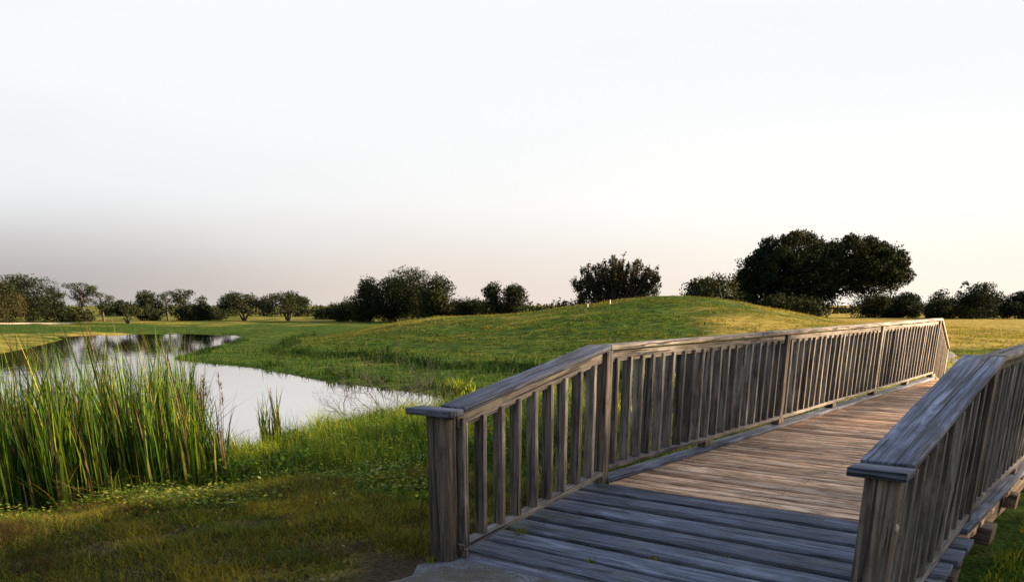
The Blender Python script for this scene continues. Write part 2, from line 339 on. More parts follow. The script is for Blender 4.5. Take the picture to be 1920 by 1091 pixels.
def railing(left):
    tc_ = TLI-.045 if left else TRO-.045          # centre line of balusters
    inn = 1 if left else -1                       # direction towards the deck (in t)
    s_n = 3.86; sb = SB if left else 5.93
    capz_n, capz_b = (.753, 1.075) if left else (.69, 1.075)
    ca, cb = (TLI-.195, TLI+.012) if left else (TRO-.205, TRO+.030)      # the wide caps hang over to the left
    cc, cw = (ca+cb)/2, cb-ca
    ze = capz_b + .006*(SE-sb)
    rail = Boards()
    # frame rails: under the cap and below the balusters
    rail.board(L(s_n+.05, tc_, capz_n-.038-.045), L(sb-.05, tc_, capz_b-.038-.05), SIDE, .085, .036, n=3, jit=.003)
    rail.board(L(sb+.05, tc_, capz_b-.038-.05), L(SE-.05, tc_, ze-.088), SIDE, .085, .036, n=12, jit=.003)
    zb = lambda s: zd(s)+.115
    zr = lambda s: zd(s)+.075
    rail.board(L(s_n+.05, tc_, zr(s_n+.05)), L(sb-.05, tc_, zr(sb)), SIDE, .038, .092, n=3, jit=.003)
    rail.board(L(sb+.05, tc_, zb(sb)), L(SE-.05, tc_, zb(SE)), SIDE, .038, .092, n=12, jit=.003)
    r = rail.build('railing', W_RAIL, bridge)
    # curb and blocks
    bd = Boards(); bd.board(L(SB+.02, tc_+.01, zd(SB)+.018), L(SE, tc_+.01, zd(SE)+.018), SIDE, .036, .15, n=14, jit=.003)
    bd.build('curb', W_BLUE_SHADE, r)
    bd = Boards(); s = sb+1.93
    while s < SE+.1:
        bd = Boards(); bd.board(L(s, tc_+.002*inn, zd(s)+.037), L(s, tc_+.002*inn, zb(s)-.018), SIDE, .14, .1); s += 1.93
        bd.build('spacer_block', W_BEAM, r)
    # posts
    def post(s, z0, z1, ws, wt, off=0., m=W_POST):
        bd = Boards(); bd.board(L(s, tc_+off, z0), L(s, tc_+off, z1), AX, wt, ws, n=4, jit=.002)
        return bd.build('post', m, r, .005)
    ps = [sb+.0, sb+3.86, sb+7.72, SE-.04]
    for i, s in enumerate(ps): post(s, -.5 if i else -.4, capz_b+.006*(s-sb)-.040, .09, .092, 0 if i else 0)
    nw = post(3.85, -.75, capz_n-.045, .09,   .17 if left else .15, -.078 if left else -.022, W_POST)
    if left:     # two boards side by side make the broad near post
        bd = Boards(); bd.board(L(3.797, TLI-.145, -.7), L(3.797, TLI-.145, capz_n-.05), AX, .06, .0) if False else None
        bd.board(L(3.945, tc_, -.55), L(3.945, tc_, capz_n-.06), AX, .088, .036, n=3, jit=.002); bd.build('post_board', W_RAIL, r)
    else:
        bd = Boards(); bd.board(L(3.915, tc_+.0, -.7), L(3.915, tc_, capz_n-.06), AX, .088, .036, n=3, jit=.002); bd.build('post_board', W_RAIL, r)
        # round bolt on the outer face
        n = 14; v = []; q = []
        for j, (rr, dz) in enumerate(((.022, 0), (.022, .008), (.014, .014), (.0001, .016))):
            for i in range(n): a = i/n*2*math.pi; v.append(L(3.86+rr*math.cos(a), TRO+.003+dz, .42+rr*math.sin(a)))
        for j in range(3):
            for i in range(n): q.append((j*n+i, j*n+(i+1) % n, (j+1)*n+(i+1) % n, (j+1)*n+i))
        meshobj('bolt', v, quads=q, mat=W_PALE, parent=r, uv=[(0, 0)]*(4*len(q)), col=np.full((len(v), 3), .5))
    # caps: two boards side by side with a crack between
    def cap(s0, z0, s1, z1, m, n, split=.62, ca=ca, cw=cw, t1=0.):
        bd = Boards(); w1 = cw*split; w2 = cw-w1-.0025
        bd.board(L(s0, ca+w1/2, z0-.019), L(s1, ca+w1/2+t1, z1-.019), SIDE, .038, w1, n=n, jit=.0022)
        bd.board(L(s0, cb-w2/2, z0-.019), L(s1, cb-w2/2+t1, z1-.021), SIDE, .038, w2, n=n, jit=.0022)
        return bd.build('handrail_cap', m, r, .006)
    cap(s_n+.07, capz_n+.01, sb-.003, capz_b+.001, W_BLUE_SHADE, 5)
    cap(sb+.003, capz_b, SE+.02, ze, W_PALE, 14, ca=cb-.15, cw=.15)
    bd = Boards(); a0 = ca-(.15 if left else .008)
    bd.board(L(s_n-.055+.03, a0, capz_n-.022), L(s_n-.055+.03, cb+.012, capz_n-.022), AX, .042, .15, n=3, jit=.002); bd.build('end_cap', W_BLUE_SHADE, r, .007)
    # balusters
    protos = baluster_protos(W_RAIL); meshes = []
    s = s_n+.10 if left else s_n+.12; k = 0
    while s < sb-.09:       # on the ramp
        f = (s-s_n)/(sb-s_n); z0 = zr(s)+.017; z1 = capz_n+(capz_b-capz_n)*f-.038-.07
        bd = Boards(); j = rnd.uniform(-.006, .006)
        bd.board(L(s+j, tc_, z0), L(s+rnd.uniform(-.008, .008), tc_, z1), AX, .080, .038, n=3, jit=.002)
        bd.build('baluster', W_RAIL, r, .003); s += .189+rnd.uniform(-.008, .008)
    s = sb+.15; rest = Boards(); lim = SE if left else 10.2
    while s < SE-.09:
        if min(abs(s-p) for p in ps) > .062:
            z0 = zb(s)+.0185
            if s < lim:
                if len(meshes) < 5:
                    bd = Boards(); bd.board((0, 0, 0), (rnd.uniform(-.006, .006), 0, .84), AX, .080, .038, n=3, jit=.003)
                    o = bd.build('baluster', W_RAIL, r, .003); meshes.append(o)
                else: o = rnd.choice(meshes).copy(); COL.objects.link(o); o.parent = r
                o.location = L(s+rnd.uniform(-.006, .006), tc_+rnd.uniform(-.004, .004), z0); o.rotation_euler = (rnd.uniform(-.006, .006), rnd.uniform(-.012, .012), rnd.uniform(-.10, .10))
            else: rest.board(L(s, tc_, z0), L(s, tc_, z0+.84), AX, .080, .038)
        s += .193
    # far ramp section, flaring out slightly
    fl = -.19 if left else .19
    zc = .56
    bd = Boards(); bd.board(L(SE+.06, tc_, ze-.09), L(SF, tc_+fl, zc-.09), SIDE, .085, .036); bd.board(L(SE+.06, tc_, zr(SE)), L(SF, tc_+fl, zd(SF)+.075), SIDE, .038, .092)
    s = SE+.17
    while s < SF-.1:
        f = (s-SE)/(SF-SE); bd.board(L(s, tc_+fl*f, zd(s)+.09), L(s, tc_+fl*f, ze+(zc-ze)*f-.1), AX, .089, .038); s += .193
    bd.build('end_railing', W_POST, r)
    cap(SE+.025, ze+.001, SF+.05, zc, W_PALE, 3, ca=cb-.15, cw=.15, t1=fl)
    bd = Boards(); bd.board(L(SF, tc_+fl, -.6), L(SF, tc_+fl, zc-.04), AX, .092, .092); bd.build('post', W_POST, r)
    if rest.v: tag(rest.build('baluster', W_RAIL, r, 0), kind='stuff')
    return r
railing(True); railing(False)

# ---------------------------------------------------------------- gravel paths
pm, t, b, out = newmat('grey_gravel')
gc = N(t, 'ShaderNodeNewGeometry')
vo = N(t, 'ShaderNodeTexVoronoi'); vo.inputs['Scale'].default_value = 55; t.links.new(gc.outputs['Position'], vo.inputs[0])
nn = N(t, 'ShaderNodeTexNoise'); nn.inputs['Scale'].default_value = 4; nn.inputs['Detail'].default_value = 6; t.links.new(gc.outputs['Position'], nn.inputs[0])
c = mixc(t, vo.outputs['Color'], (.03, .033, .038), (.15, .155, .17)); c = mixc(t, mrange(t, nn.outputs[0], .35, .6), c, (.055, .045, .030))
t.links.new(c, b.inputs['Base Color']); b.inputs['Roughness'].default_value = .9
bp = N(t, 'ShaderNodeBump'); bp.inputs['Strength'].default_value = 1; bp.inputs['Distance'].default_value = .012; t.links.new(vo.outputs['Distance'], bp.inputs['Height']); t.links.new(bp.outputs[0], b.inputs['Normal'])
def strip(name, pts, nw=8, lift=.02, wob=.1):
    v = []; q = []; cols = nw+1; m = 0
    P = [Vector((p[0], p[1])) for p in pts]; rows = []
    for i in range(len(P)-1):
        for k in range(10): f = k/10; rows.append((P[i].lerp(P[i+1], f), pts[i][2]*(1-f)+pts[i+1][2]*f, (P[i+1]-P[i]).normalized()))
    rows.append((P[-1], pts[-1][2], (P[-1]-P[-2]).normalized()))
    for i, (p, wd, d) in enumerate(rows):
        nrm = Vector((-d.y, d.x))
        for k in range(cols):
            u = (k/nw-.5)*wd; u += (wob*math.sin(i*1.7+k*5)+wob*.7*math.sin(i*.9+k)) if k in (0, nw) else 0
            x, y = p.x+nrm.x*u, p.y+nrm.y*u; edge = .05 if k in (0, nw) else 0
            v.append((x, y, float(ground(np.array([x]), np.array([y]))[0])+lift-edge))
    for i in range(len(rows)-1):
        for k in range(nw): a = i*cols+k; q.append((a, a+1, a+cols+1, a+cols))
    return tag(meshobj(name, v, quads=q, mat=pm, smooth=True), kind='structure')
a = wpos(1.2, -2.2, 0); b_ = wpos(4.1, -2.2, 0)
strip('path', [(a[0], a[1], 3.0), (b_[0], b_[1], 3.05)], 12, .03, .16)
strip('path', [(*wpos(19.2, -2.4, 0)[:2], 2.4), (12.2, 23.4, .9), (14.2, 27.6, .7), (16.4, 32.0, .4)], 8, .03)
# pale sand strip on the far left fairway
sm_, t, b, out = newmat('pale_sand'); b.inputs['Base Color'].default_value = (.42, .34, .24, 1); b.inputs['Roughness'].default_value = 1
pm_keep, pm = pm, sm_
strip('sand_bunker', [(-78, 107, 3), (-66, 109, 4.5), (-55, 108, 2)], 6, .06, .4)
pm = pm_keep

# ---------------------------------------------------------------- plants: blades
def foliage_mat(name, trans=.4, rough=.7, tint=(1.25, 1.15, .5)):
    m, t, b, out = newmat(name)
    at = N(t, 'ShaderNodeAttribute', attribute_name='Col'); t.links.new(at.outputs[0], b.inputs['Base Color']); b.inputs['Roughness'].default_value = rough
    b.inputs['Specular IOR Level'].default_value = .1
    tr = N(t, 'ShaderNodeBsdfTranslucent'); t.links.new(mixc(t, 1., at.outputs[0], tint, 'MULTIPLY'), tr.inputs[0])
    mx = N(t, 'ShaderNodeMixShader'); mx.inputs[0].default_value = trans
    t.links.new(b.outputs[0], mx.inputs[1]); t.links.new(tr.outputs[0], mx.inputs[2]); t.links.new(mx.outputs[0], out.inputs[0])
    return m
M_GRASS = foliage_mat('grass_blades'); M_REED = foliage_mat('reed_leaves', .4, .5); M_LEAF = foliage_mat('tree_leaves', .12, .9)
def blades(base, h, wd, lean, seg=3, cur=1.8):
    """base (n,3), h (n), wd (n), lean (n,2): returns verts, quads, per-blade vertex count"""
    n = len(base); ang = rng.uniform(0, math.pi, n); dx, dy = np.cos(ang), np.sin(ang)
    V = np.zeros((n, (seg+1)*2, 3))
    for i in range(seg+1):
        f = i/seg; ww = wd*(1-f**1.6)*.5+wd*.03
        cx = base[:, 0]+lean[:, 0]*h*f**cur; cy = base[:, 1]+lean[:, 1]*h*f**cur
        bend = np.hypot(lean[:, 0], lean[:, 1])
        cz = base[:, 2]+h*f*np.clip(1-.32*bend*f, .3, 1)
        V[:, 2*i] = np.stack([cx-dx*ww, cy-dy*ww, cz], -1); V[:, 2*i+1] = np.stack([cx+dx*ww, cy+dy*ww, cz], -1)
    k = (seg+1)*2; b0 = np.arange(n)[:, None]*k
    Q = np.concatenate([np.stack([b0+2*i, b0+2*i+1, b0+2*i+3, b0+2*i+2], -1) for i in range(seg)], 1).reshape(-1, 4)
    return V.reshape(-1, 3), Q, k
def blade_cols(n, k, pal, probs, var=.25):
    pal = np.array(pal); c = pal[rng.choice(len(pal), n, p=np.array(probs)/sum(probs))]*rng.uniform(1-var, 1+var, (n, 1))
    return np.repeat(c, k, 0)
def scatter(n, x0, x1, y0, y1, dens=None):
    x = rng.uniform(x0, x1, n*3); y = rng.uniform(y0, y1, n*3)
    keep = np.ones(len(x), bool) if dens is None else rng.random(len(x)) < dens(x, y)
    x, y = x[keep][:n], y[keep][:n]
    return np.stack([x, y, ground(x, y)-.02], -1)
def on_bridge(x, y, m=.1):
    s = x*ST+y*CT; tt = x*CT-y*ST
    return (tt > -3.6-m) & (tt < -.72+m) & (s > 1.0) & (s < 19.5)
def in_path(x, y):
    s = x*ST+y*CT; tt = x*CT-y*ST
    return (tt > -3.75) & (tt < -.6) & (s < 4.3)
def grass(name, n, box, hr, wr, leanr, pal, probs, dens, label, seg=3, wind=(0, 0), patch=None):
    B = scatter(n, *box, dens); n = len(B); h = rng.uniform(*hr, n)*rng.uniform(.6, 1.1, n)
    h = h*np.clip(.8+.7*wav(B[:, 0], B[:, 1], .42, 3)+.3*wav(B[:, 0], B[:, 1], .15, 8), .3, 2)
    lean = rng.normal(0, leanr, (n, 2))+np.array(wind)
    V, Q, k = blades(B, h, rng.uniform(*wr, n), lean, seg)
    C = blade_cols(n, k, pal, probs)
    for fn, c2 in (patch or []):
        wgt = np.clip(fn(B[:, 0], B[:, 1])+rng.normal(0, .2, n), 0, 1); c2 = np.array(c2)*rng.uniform(.7, 1.3, (n, 1))
        C = C*(1-np.repeat(wgt, k)[:, None])+np.repeat(c2*wgt[:, None], k, 0)
    return tag(meshobj(name, V, quads=Q, mat=M_GRASS, col=C), label, 'grass', kind='stuff')
GREEN, LIME, DARK, STRAW, OLIVE, YEL = (.038, .09, .008), (.12, .17, .010), (.012, .032, .004), (.19, .13, .04), (.075, .08, .014), (.24, .21, .015)
MID = (.020, .044, .005)
PD = lambda x, y: pond_sd(x, y)
def d_near(x, y): return (PD(x, y) > -.1)*(~on_bridge(x, y, .0))*(~in_path(x, y))
# short dry lawn at the near left
grass('dry_lawn', 190000, (-4.8, 1.2, 4.2, 8.4), (.03, .17), (.005, .011), .6, [(.12, .12, .016), (.17, .11, .035), GREEN, YEL, (.06, .035, .015), DARK], [4, 2, 3, 2.5, 3.5, 3.5],
      lambda x, y: d_near(x, y)*(.3+.7*sm(wav(x, y, .22, 7)+.5*wav(x, y, .09, 3), -.2, .6))*(.3+.7*sm(y, 4.3, 6.2)), 'short dry brown and olive grass in front of the reeds',
      patch=[(lambda x, y: .8*sm(wav(x, y, .33, 12), .2, .6), (.22, .18, .02)), (lambda x, y: .8*sm(wav(x, y, .28, 5), .15, .6), (.06, .03, .012)), (lambda x, y: .8*sm(wav(x, y, .5, 21), .1, .6), (.05, .085, .01))])
# low band along the bank lip, sunlight put into its yellow blade colours
grass('low_grass', 60000, (-7.5, .2, 6.2, 11.5), (.05, .15), (.004, .009), .45, [LIME, YEL, GREEN, OLIVE], [4, 3, 3, 1.5],
      lambda x, y: d_near(x, y)*(.4+.6*sm(wav(x, y, .6, 1), -.5, .4)), 'yellow green grass along the lip of the near bank',
      patch=[(lambda x, y: .95*sm(wav(x, y, .9, 14)+.4*sm(y, 6.6, 7.4)*(1-sm(y, 8.2, 9.2)), .0, .5), (.32, .31, .018)), (lambda x, y: .7*sm(wav(x, y, .6, 3), .1, .6), (.02, .05, .006))])
# tall grass on the bank between reeds and bridge
grass('bank_grass', 60000, (-5.2, 1.6, 8.6, 22.5), (.26, .68), (.006, .014), .36, [GREEN, LIME, DARK, YEL, STRAW], [5, 2.5, 4, .8, .4],
      lambda x, y: d_near(x, y)*(PD(x, y) > -.3)*sm(y, 8.6, 10)*(.35+.65*sm(wav(x, y, .8, 2), -.4, .5)), 'tall lush green grass on the bank beside the bridge',
      patch=[(lambda x, y: .85*sm(wav(x, y, .8, 14), .1, .6), (.22, .26, .012)), (lambda x, y: .8*sm(wav(x, y, .7, 8), .1, .5), (.014, .04, .005))])
grass('ditch_grass', 45000, (.2, 15, 7, 26), (.12, .38), (.008, .018), .4, [LIME, YEL, GREEN, OLIVE], [4, 2.5, 3, 1],
      lambda x, y: d_near(x, y)*(x < 15), 'sunlit grass seen through the left railing', 2, patch=[(lambda x, y: .8*sm(wav(x, y, 1., 14), -.2, .5), (.30, .30, .015))])
grass('corner_grass', 90000, (2.4, 8.5, 3.2, 9.0), (.03, .11), (.004, .011), .45, [GREEN, LIME, YEL, DARK], [4, 3, 2, 2],
      lambda x, y: (~on_bridge(x, y, .05))*(x*CT-y*ST > -.75), 'mossy green and yellow grass right of the bridge',
      patch=[(lambda x, y: .9*sm(wav(x, y, .5, 5), .1, .5), (.20, .22, .012)), (lambda x, y: .9*sm(wav(x, y, .45, 9), 0, .5), (.012, .03, .004))])
# far bank: coarse tufts on the strip above the shore
grass('shore_grass', 60000, (-30, 6, 23, 80), (.08, .26), (.015, .035), .45, [MID, DARK, GREEN, OLIVE], [4, 4, 2, 1],
      lambda x, y: (PD(x, y) > .0)*(1-.97*sm(PD(x, y), 5.5, 8))*sm(140-y*2, 0, 60)*(.2+.8*sm(wav(x, y, 1.4, 2), -.3, .3)), 'rough grass along the far shore below the mound', 2)
grass('ledge_grass', 60000, (-26, 6, 24, 70), (.2, .55), (.02, .045), .4, [DARK, (.006, .016, .002), MID], [4, 4, 1.5],  # near black blades paint the shadow line of the ledge
      lambda x, y: ((np.abs(PD(x, y)+.8*wav(x, y, 3.1, 5)+.3*wav(x, y, .8, 1)-5.2) < .6)+(np.abs(PD(x, y)+.3*wav(x, y, 1.1, 1)-1.0) < .3)*sm(wav(x, y, 1.9, 14), -.4, .2))*(.3+.7*sm(wav(x, y, 2.3, 4), -.5, .2)), 'coarse grass darkened as shadow under the ledge of the far bank', 2)
grass('mound_grass', 110000, (-26, 34, 22, 66), (.06, .18), (.02, .05), .6, [MID, (.035, .05, .008), DARK, (.045, .075, .008)], [4, 2, 3.5, 1.5],
      lambda x, y: (PD(x, y) > 5)*(~on_bridge(x, y, .1))*sm(wav(x, y, 1.2, 6), -.7, .5), 'short mown grass covering the mound', 2,
      patch=[(lambda x, y: sm(x, 5, 17)*.75+.5*sm(wav(x, y, 3.3, 14), .1, .6), (.15, .12, .018)), (lambda x, y: .7*sm(wav(x, y, 2.2, 8), .1, .6), (.009, .022, .003)), (lambda x, y: .6*sm(wav(x, y, 4.2, 18), .2, .7), (.06, .105, .008)), (lambda x, y: .6*np.exp(-((x+5)/8)**2-((y-57)/6)**2), (.14, .11, .025))])  # right side and left shoulder yellowed, sunlight put into the blades

# clover-like weeds along the near bank
def weeds(name, n, box, size, pal, probs, dens, label, hm=.22):
    B = scatter(n, *box, dens); n = len(B); h = rng.uniform(.03, hm, n)*np.clip(.75+.6*wav(B[:, 0], B[:, 1], .4, 6), .3, 1.5)
    a = rng.uniform(0, 2*math.pi, n); tl = rng.uniform(-.5, .6, n); sz = rng.uniform(*size, n)
    u = np.stack([np.cos(a), np.sin(a), tl], -1)*sz[:, None]; v = np.stack([-np.sin(a), np.cos(a), tl*.3], -1)*sz[:, None]*.8
    c = B+np.stack([0*h, 0*h, h], -1)
    V = np.stack([c-u, c-v*.9+u*.1, c+u, c+v*.9+u*.1], 1).reshape(-1, 3); Q = np.arange(4*n).reshape(-1, 4)
    return tag(meshobj(name, V, quads=Q, mat=M_GRASS, col=blade_cols(n, 4, pal, probs)), label, 'weeds', kind='stuff')
weeds('broadleaf_weeds', 14000, (-6.5, -.6, 6.6, 10.5), (.010, .026), [(.05, .09, .008), (.12, .17, .012), (.30, .28, .03), (.35, .33, .12)], [5, 4, 1.6, .5],
      lambda x, y: d_near(x, y)*(.05+.95*sm(wav(x, y, .5, 9), .0, .5)), 'low broad leaved weeds with pale yellow tips before the reeds')

def gz(x, y): return float(ground(np.array([x]), np.array([y]))[0])
weeds('dead_leaves', 9000, (-4.8, .9, 4.2, 8.2), (.008, .022), [(.11, .065, .03), (.05, .03, .016), (.22, .15, .07), (.10, .12, .02)], [4, 4, 1.5, 2],
      lambda x, y: d_near(x, y)*sm(wav(x, y, .35, 11), -.2, .5), 'scattered dead brown leaves in the short grass left of the bridge', .06)
weeds('leafy_bank_plants', 26000, (-5.2, 1.2, 9.2, 21), (.016, .042), [(.04, .10, .008), (.10, .17, .010), (.015, .045, .004), (.16, .18, .015)], [5, 3, 4, 1],
      lambda x, y: d_near(x, y)*(PD(x, y) > .2)*sm(wav(x, y, .6, 17), -.2, .4), 'dense leafy green plants on the bank between reeds and bridge', .45)
# cattails
def cattails(name, pts, hr, label, per=9, kind='stuff', heads=.05, wide=(.014, .034), spread=.10, lean=.10):
    P = np.array(pts); n = len(P); vis = np.abs(P[:, 0]) > 0
    B = np.repeat(P, per, 0); m = len(B)
    B = B+np.concatenate([rng.normal(0, spread*.35, (m, 2)), np.zeros((m, 1))], 1)
    hh = np.repeat(rng.uniform(*hr, n), per)*rng.uniform(.55, 1.05, m)
    ln = np.repeat(rng.normal(0, lean*.5, (n, 2)), per, 0)+rng.normal(0, lean*.8, (m, 2))
    V, Q, k = blades(B, hh, rng.uniform(*wide, m), ln, 6, 2.3)
    C = blade_cols(m, k, [(.045, .10, .010), (.11, .16, .013), (.012, .032, .004), (.20, .18, .03), (.14, .09, .04), (.035, .03, .014)], [5, 3, 6, .7, .7, 3])
    o = meshobj(name, V, quads=Q, mat=M_REED, col=C)
    # feathery seed heads on stiff stems
    nh = max(1, int(n*heads)); S = P[rng.choice(n, nh, replace=False)]
    hz_ = rng.uniform(hr[0]*.8, hr[1]*.98, nh)
    VV, QQ, CC = [], [], []; off = 0
    V2, Q2, k2 = blades(S, hz_, np.full(nh, .011), rng.normal(0, .06, (nh, 2)), 4, 1.5)
    VV.append(V2); QQ.append(Q2); CC.append(blade_cols(nh, k2, [(.16, .12, .05)], [1])); off += len(V2)
    tips = V2.reshape(nh, k2, 3)[:, -2:].mean(1)
    ps = 26; tb = np.repeat(tips, ps, 0); f = rng.random(nh*ps); tb[:, 2] -= f*.30
    V3, Q3, k3 = blades(tb, rng.uniform(.05, .11, nh*ps)*(.5+f), np.full(nh*ps, .010), rng.normal(0, .45, (nh*ps, 2)), 1, 1)
    VV.append(V3); QQ.append(Q3+off); CC.append(blade_cols(nh*ps, k3, [(.09, .055, .04), (.05, .032, .022), (.16, .11, .07)], [3, 3, 1]))
    h_ = meshobj('seed_head', np.concatenate(VV), quads=np.concatenate(QQ), mat=M_REED, parent=o, col=np.concatenate(CC))
    h_['kind'] = 'stuff'
    return o
def bedpts(n, f, x0, x1, y0, y1):
    B = scatter(n, x0, x1, y0, y1, f); return B
bed = lambda x, y: (PD(x, y) > -2.2)*(PD(x, y) < 3.7)*sm(-x-.365*y, 0, .35)*(.4+.6*sm(wav(x, y, .7, 2), -.6, .4))
tag(cattails('cattail_bed', bedpts(2000, bed, -12.5, -3.0, 8.6, 15), (1.2, 2.25), '', 8), 'dense bed of tall green cattails with reddish seed heads at the left shore', 'cattails', kind='stuff')
Bl = bedpts(9000, lambda x, y: bed(x, y)*.9, -12.5, -3.0, 8.6, 15); nb = len(Bl); Bl[:, 2] = np.maximum(Bl[:, 2], WATER_Z)
an = rng.uniform(0, 2*math.pi, nb); V, Q, k = blades(Bl, rng.uniform(.25, .8, nb), rng.uniform(.010, .024, nb), np.stack([np.cos(an), np.sin(an)], -1)*rng.uniform(.4, 1.6, nb)[:, None], 4, 1.1)
tag(meshobj('reed_litter', V, quads=Q, mat=M_REED, col=blade_cols(nb, k, [(.05, .04, .02), (.12, .09, .04), (.02, .05, .006), (.07, .11, .012), (.02, .014, .008)], [3, 2, 4, 2, 3])), 'bent and broken reed leaves tangled at the foot of the cattails', 'reeds', kind='stuff')
def clump(x, y, n, r, hr, label, **k):
    a = rng.uniform(0, 2*math.pi, n); rr = r*np.sqrt(rng.random(n)); px, py = x+rr*np.cos(a), y+rr*np.sin(a)
    z = np.maximum(ground(px, py), WATER_Z)-.03; z0 = float(max(ground(np.array([x]), np.array([y]))[0], WATER_Z))
    o = cattails('cattail_clump', np.stack([px-x, py-y, z-z0], -1), hr, '', **k); o.location = (x, y, z0)
    for c_ in [o]+list(o.children):
        if 'kind' in c_: del c_['kind']
    return tag(o, label, 'cattails', 'cattail clumps apart from the bed')
clump(-4.45, 15.2, 12, .22, (1.05, 1.4), 'slender cattail clump standing alone at the water edge, nearest the middle of the pond', per=6, heads=.2, wide=(.025, .04), lean=.12)
clump(-3.42, 9.5, 6, .12, (1.0, 1.2), 'pale green fanned cattail clump on the near bank, right of the bed', per=7, heads=.2)
clump(-4.3, 11.3, 26, .30, (1.5, 1.75), 'dark feathery cattail clump leaning right over the water beside the dense bed', per=6, heads=.9, lean=.26)

for (x, y, lb) in ((-1.7, 26.3, 'leafy yellow green plant on the far shore above the ramp railing'), ):
    n = 420; a = rng.uniform(0, 6.283, n); Bp = np.stack([np.cos(a)*.55*np.sqrt(rng.random(n)), np.sin(a)*.3*np.sqrt(rng.random(n)), rng.uniform(0, .3, n)], -1)
    V, Q, k = blades(Bp, rng.uniform(.12, .42, n), rng.uniform(.02, .05, n), rng.normal(0, .5, (n, 2)), 3)
    o = meshobj('shore_plant', V, quads=Q, mat=M_GRASS, col=blade_cols(n, k, [(.16, .17, .02), LIME, GREEN, DARK], [3, 4, 3, 2])); o.location = (x, y, gz(x, y)-.04)
    tag(o, lb, 'plant')
# small grass tufts growing in the gaps of the ramp
def tuft(s, tt, h, label):
    x, y, _ = wpos(s, tt, 0); n = 46; B = np.zeros((n, 3)); B[:, :2] = rng.normal(0, .022, (n, 2))
    V, Q, k = blades(B, rng.uniform(.4, 1, n)*h, rng.uniform(.004, .007, n), rng.normal(0, .5, (n, 2)), 3)
    o = meshobj('grass_tuft', V, quads=Q, mat=M_GRASS, col=blade_cols(n, k, [LIME, YEL, STRAW, GREEN], [3, 2, 2, 2]))
    o.location = (x, y, zd(s)-.03); return tag(o, label, 'grass tuft', 'grass tufts growing in the ramp')
tuft(4.46, -3.40, .13, 'largest grass tuft on the ramp, below the left balusters')
tuft(4.53, -2.37, .065, 'small grass tuft in a plank gap at the middle of the ramp')
tuft(4.71, -1.95, .06, 'brownish grass tuft in the ramp gap nearest the right post')
tuft(4.29, -2.69, .06, 'tiny green grass tuft in a plank gap left of the ramp middle')
tuft(3.78, -3.62, .12, 'grass tuft at the foot of the left end post')
tuft(4.12, -2.3, .07, 'yellow grass tuft in the ramp gap at the bottom of the photo')

# dead twiggy shrubs at the water edge and a fallen branch
bark, t, b, out = newmat('bark'); gcn = N(t, 'ShaderNodeTexNoise'); gcn.inputs['Scale'].default_value = 9; gcn.inputs['Detail'].default_value = 5
t.links.new(mixc(t, gcn.outputs[0], (.012, .010, .008), (.045, .036, .027)), b.inputs['Base Color']); b.inputs['Roughness'].default_value = .9
class Tubes:
    def __init__(s): s.v, s.q = [], []
    def tube(s, pts, r0, r1, n=6):
        b0 = len(s.v); m = len(pts)
        for i, p in enumerate(pts):
            p = Vector(p); d = (Vector(pts[min(i+1, m-1)])-Vector(pts[max(i-1, 0)])).normalized()
            a = d.orthogonal().normalized(); c = d.cross(a); r = r0+(r1-r0)*i/(m-1)
            for k in range(n):
                th = 2*math.pi*k/n; s.v.append(tuple(p+(a*math.cos(th)+c*math.sin(th))*r))
        for i in range(m-1):
            for k in range(n): s.q.append((b0+i*n+k, b0+i*n+(k+1) % n, b0+(i+1)*n+(k+1) % n, b0+(i+1)*n+k))
    def grow(s, p, d, L_, r, depth, spread=.6, kids=3, n=5, up=.1):
        pts = [p]; d = Vector(d).normalized(); q = Vector(p)
        for i in range(4):
            d = (d+Vector((rnd.gauss(0, .16), rnd.gauss(0, .16), rnd.gauss(0, .1)+up*.3))).normalized(); q = q+d*L_/4; pts.append(tuple(q))
        s.tube(pts, r, r*.55, n)
        if depth:
            for k in range(kids):
                f = rnd.choice(pts[2:]); nd = (d+Vector((rnd.gauss(0, spread), rnd.gauss(0, spread), rnd.gauss(0, spread*.6)+up))).normalized()
                s.grow(f, nd, L_*rnd.uniform(.55, .8), r*.5, depth-1, spread, kids, n, up)
    def build(s, name, mat, parent=None): return meshobj(name, s.v, quads=s.q, mat=mat, parent=parent, smooth=True)
def gz(x, y): return float(ground(np.array([x]), np.array([y]))[0])
for (x, y, sc_, lb) in ((-3.5, 18.6, 1.3, 'low bare twiggy shrub at the water edge, left of its two neighbours'), (-2.85, 19.7, 1.8, 'tallest bare twiggy shrub with a forked branch over the pond'), (-2.1, 20.2, 1.3, 'low bare twiggy shrub just left of the bridge end post')):
    tb = Tubes()
    for k in range(9): tb.grow((rnd.gauss(0, .15), rnd.gauss(0, .15), 0), (rnd.gauss(0, .9), rnd.gauss(0, .6), .6), sc_*.55, .011, 3, .7, 3, 3)
    o = tb.build('bare_shrub', bark); o.location = (x, y, max(gz(x, y), WATER_Z)-.05); tag(o, lb, 'shrub', 'bare shrubs at the water edge')
tb = Tubes(); tb.tube([(-.45, 0, .05), (0, .02, .09), (.5, -.03, .06), (1.0, .05, .1)], .05, .03, 8); tb.tube([(0, 0, .08), (.12, .1, .3), (.16, .12, .42)], .022, .012); tb.tube([(.4, 0, .06), (.5, -.1, .22)], .018, .009)
o = tb.build('fallen_branch', bark); o.scale = (.55,)*3; o.location = (-1.75, 15., gz(-1.75, 15.)+.12); tag(o, 'dark fallen branch lying in the tall grass left of the bridge post', 'branch')
tb = Tubes()
for k in range(5): tb.grow((rnd.gauss(0, .03), rnd.gauss(0, .03), 0), (rnd.gauss(0, .3), rnd.gauss(0, .3), 1), .3, .006, 1, .6, 3, 4)
o = tb.build('water_weed', bark); o.location = (-5.05, 14.9, WATER_Z-.03); tag(o, 'dark leggy weed sticking out of the water beside the cattails', 'weed')
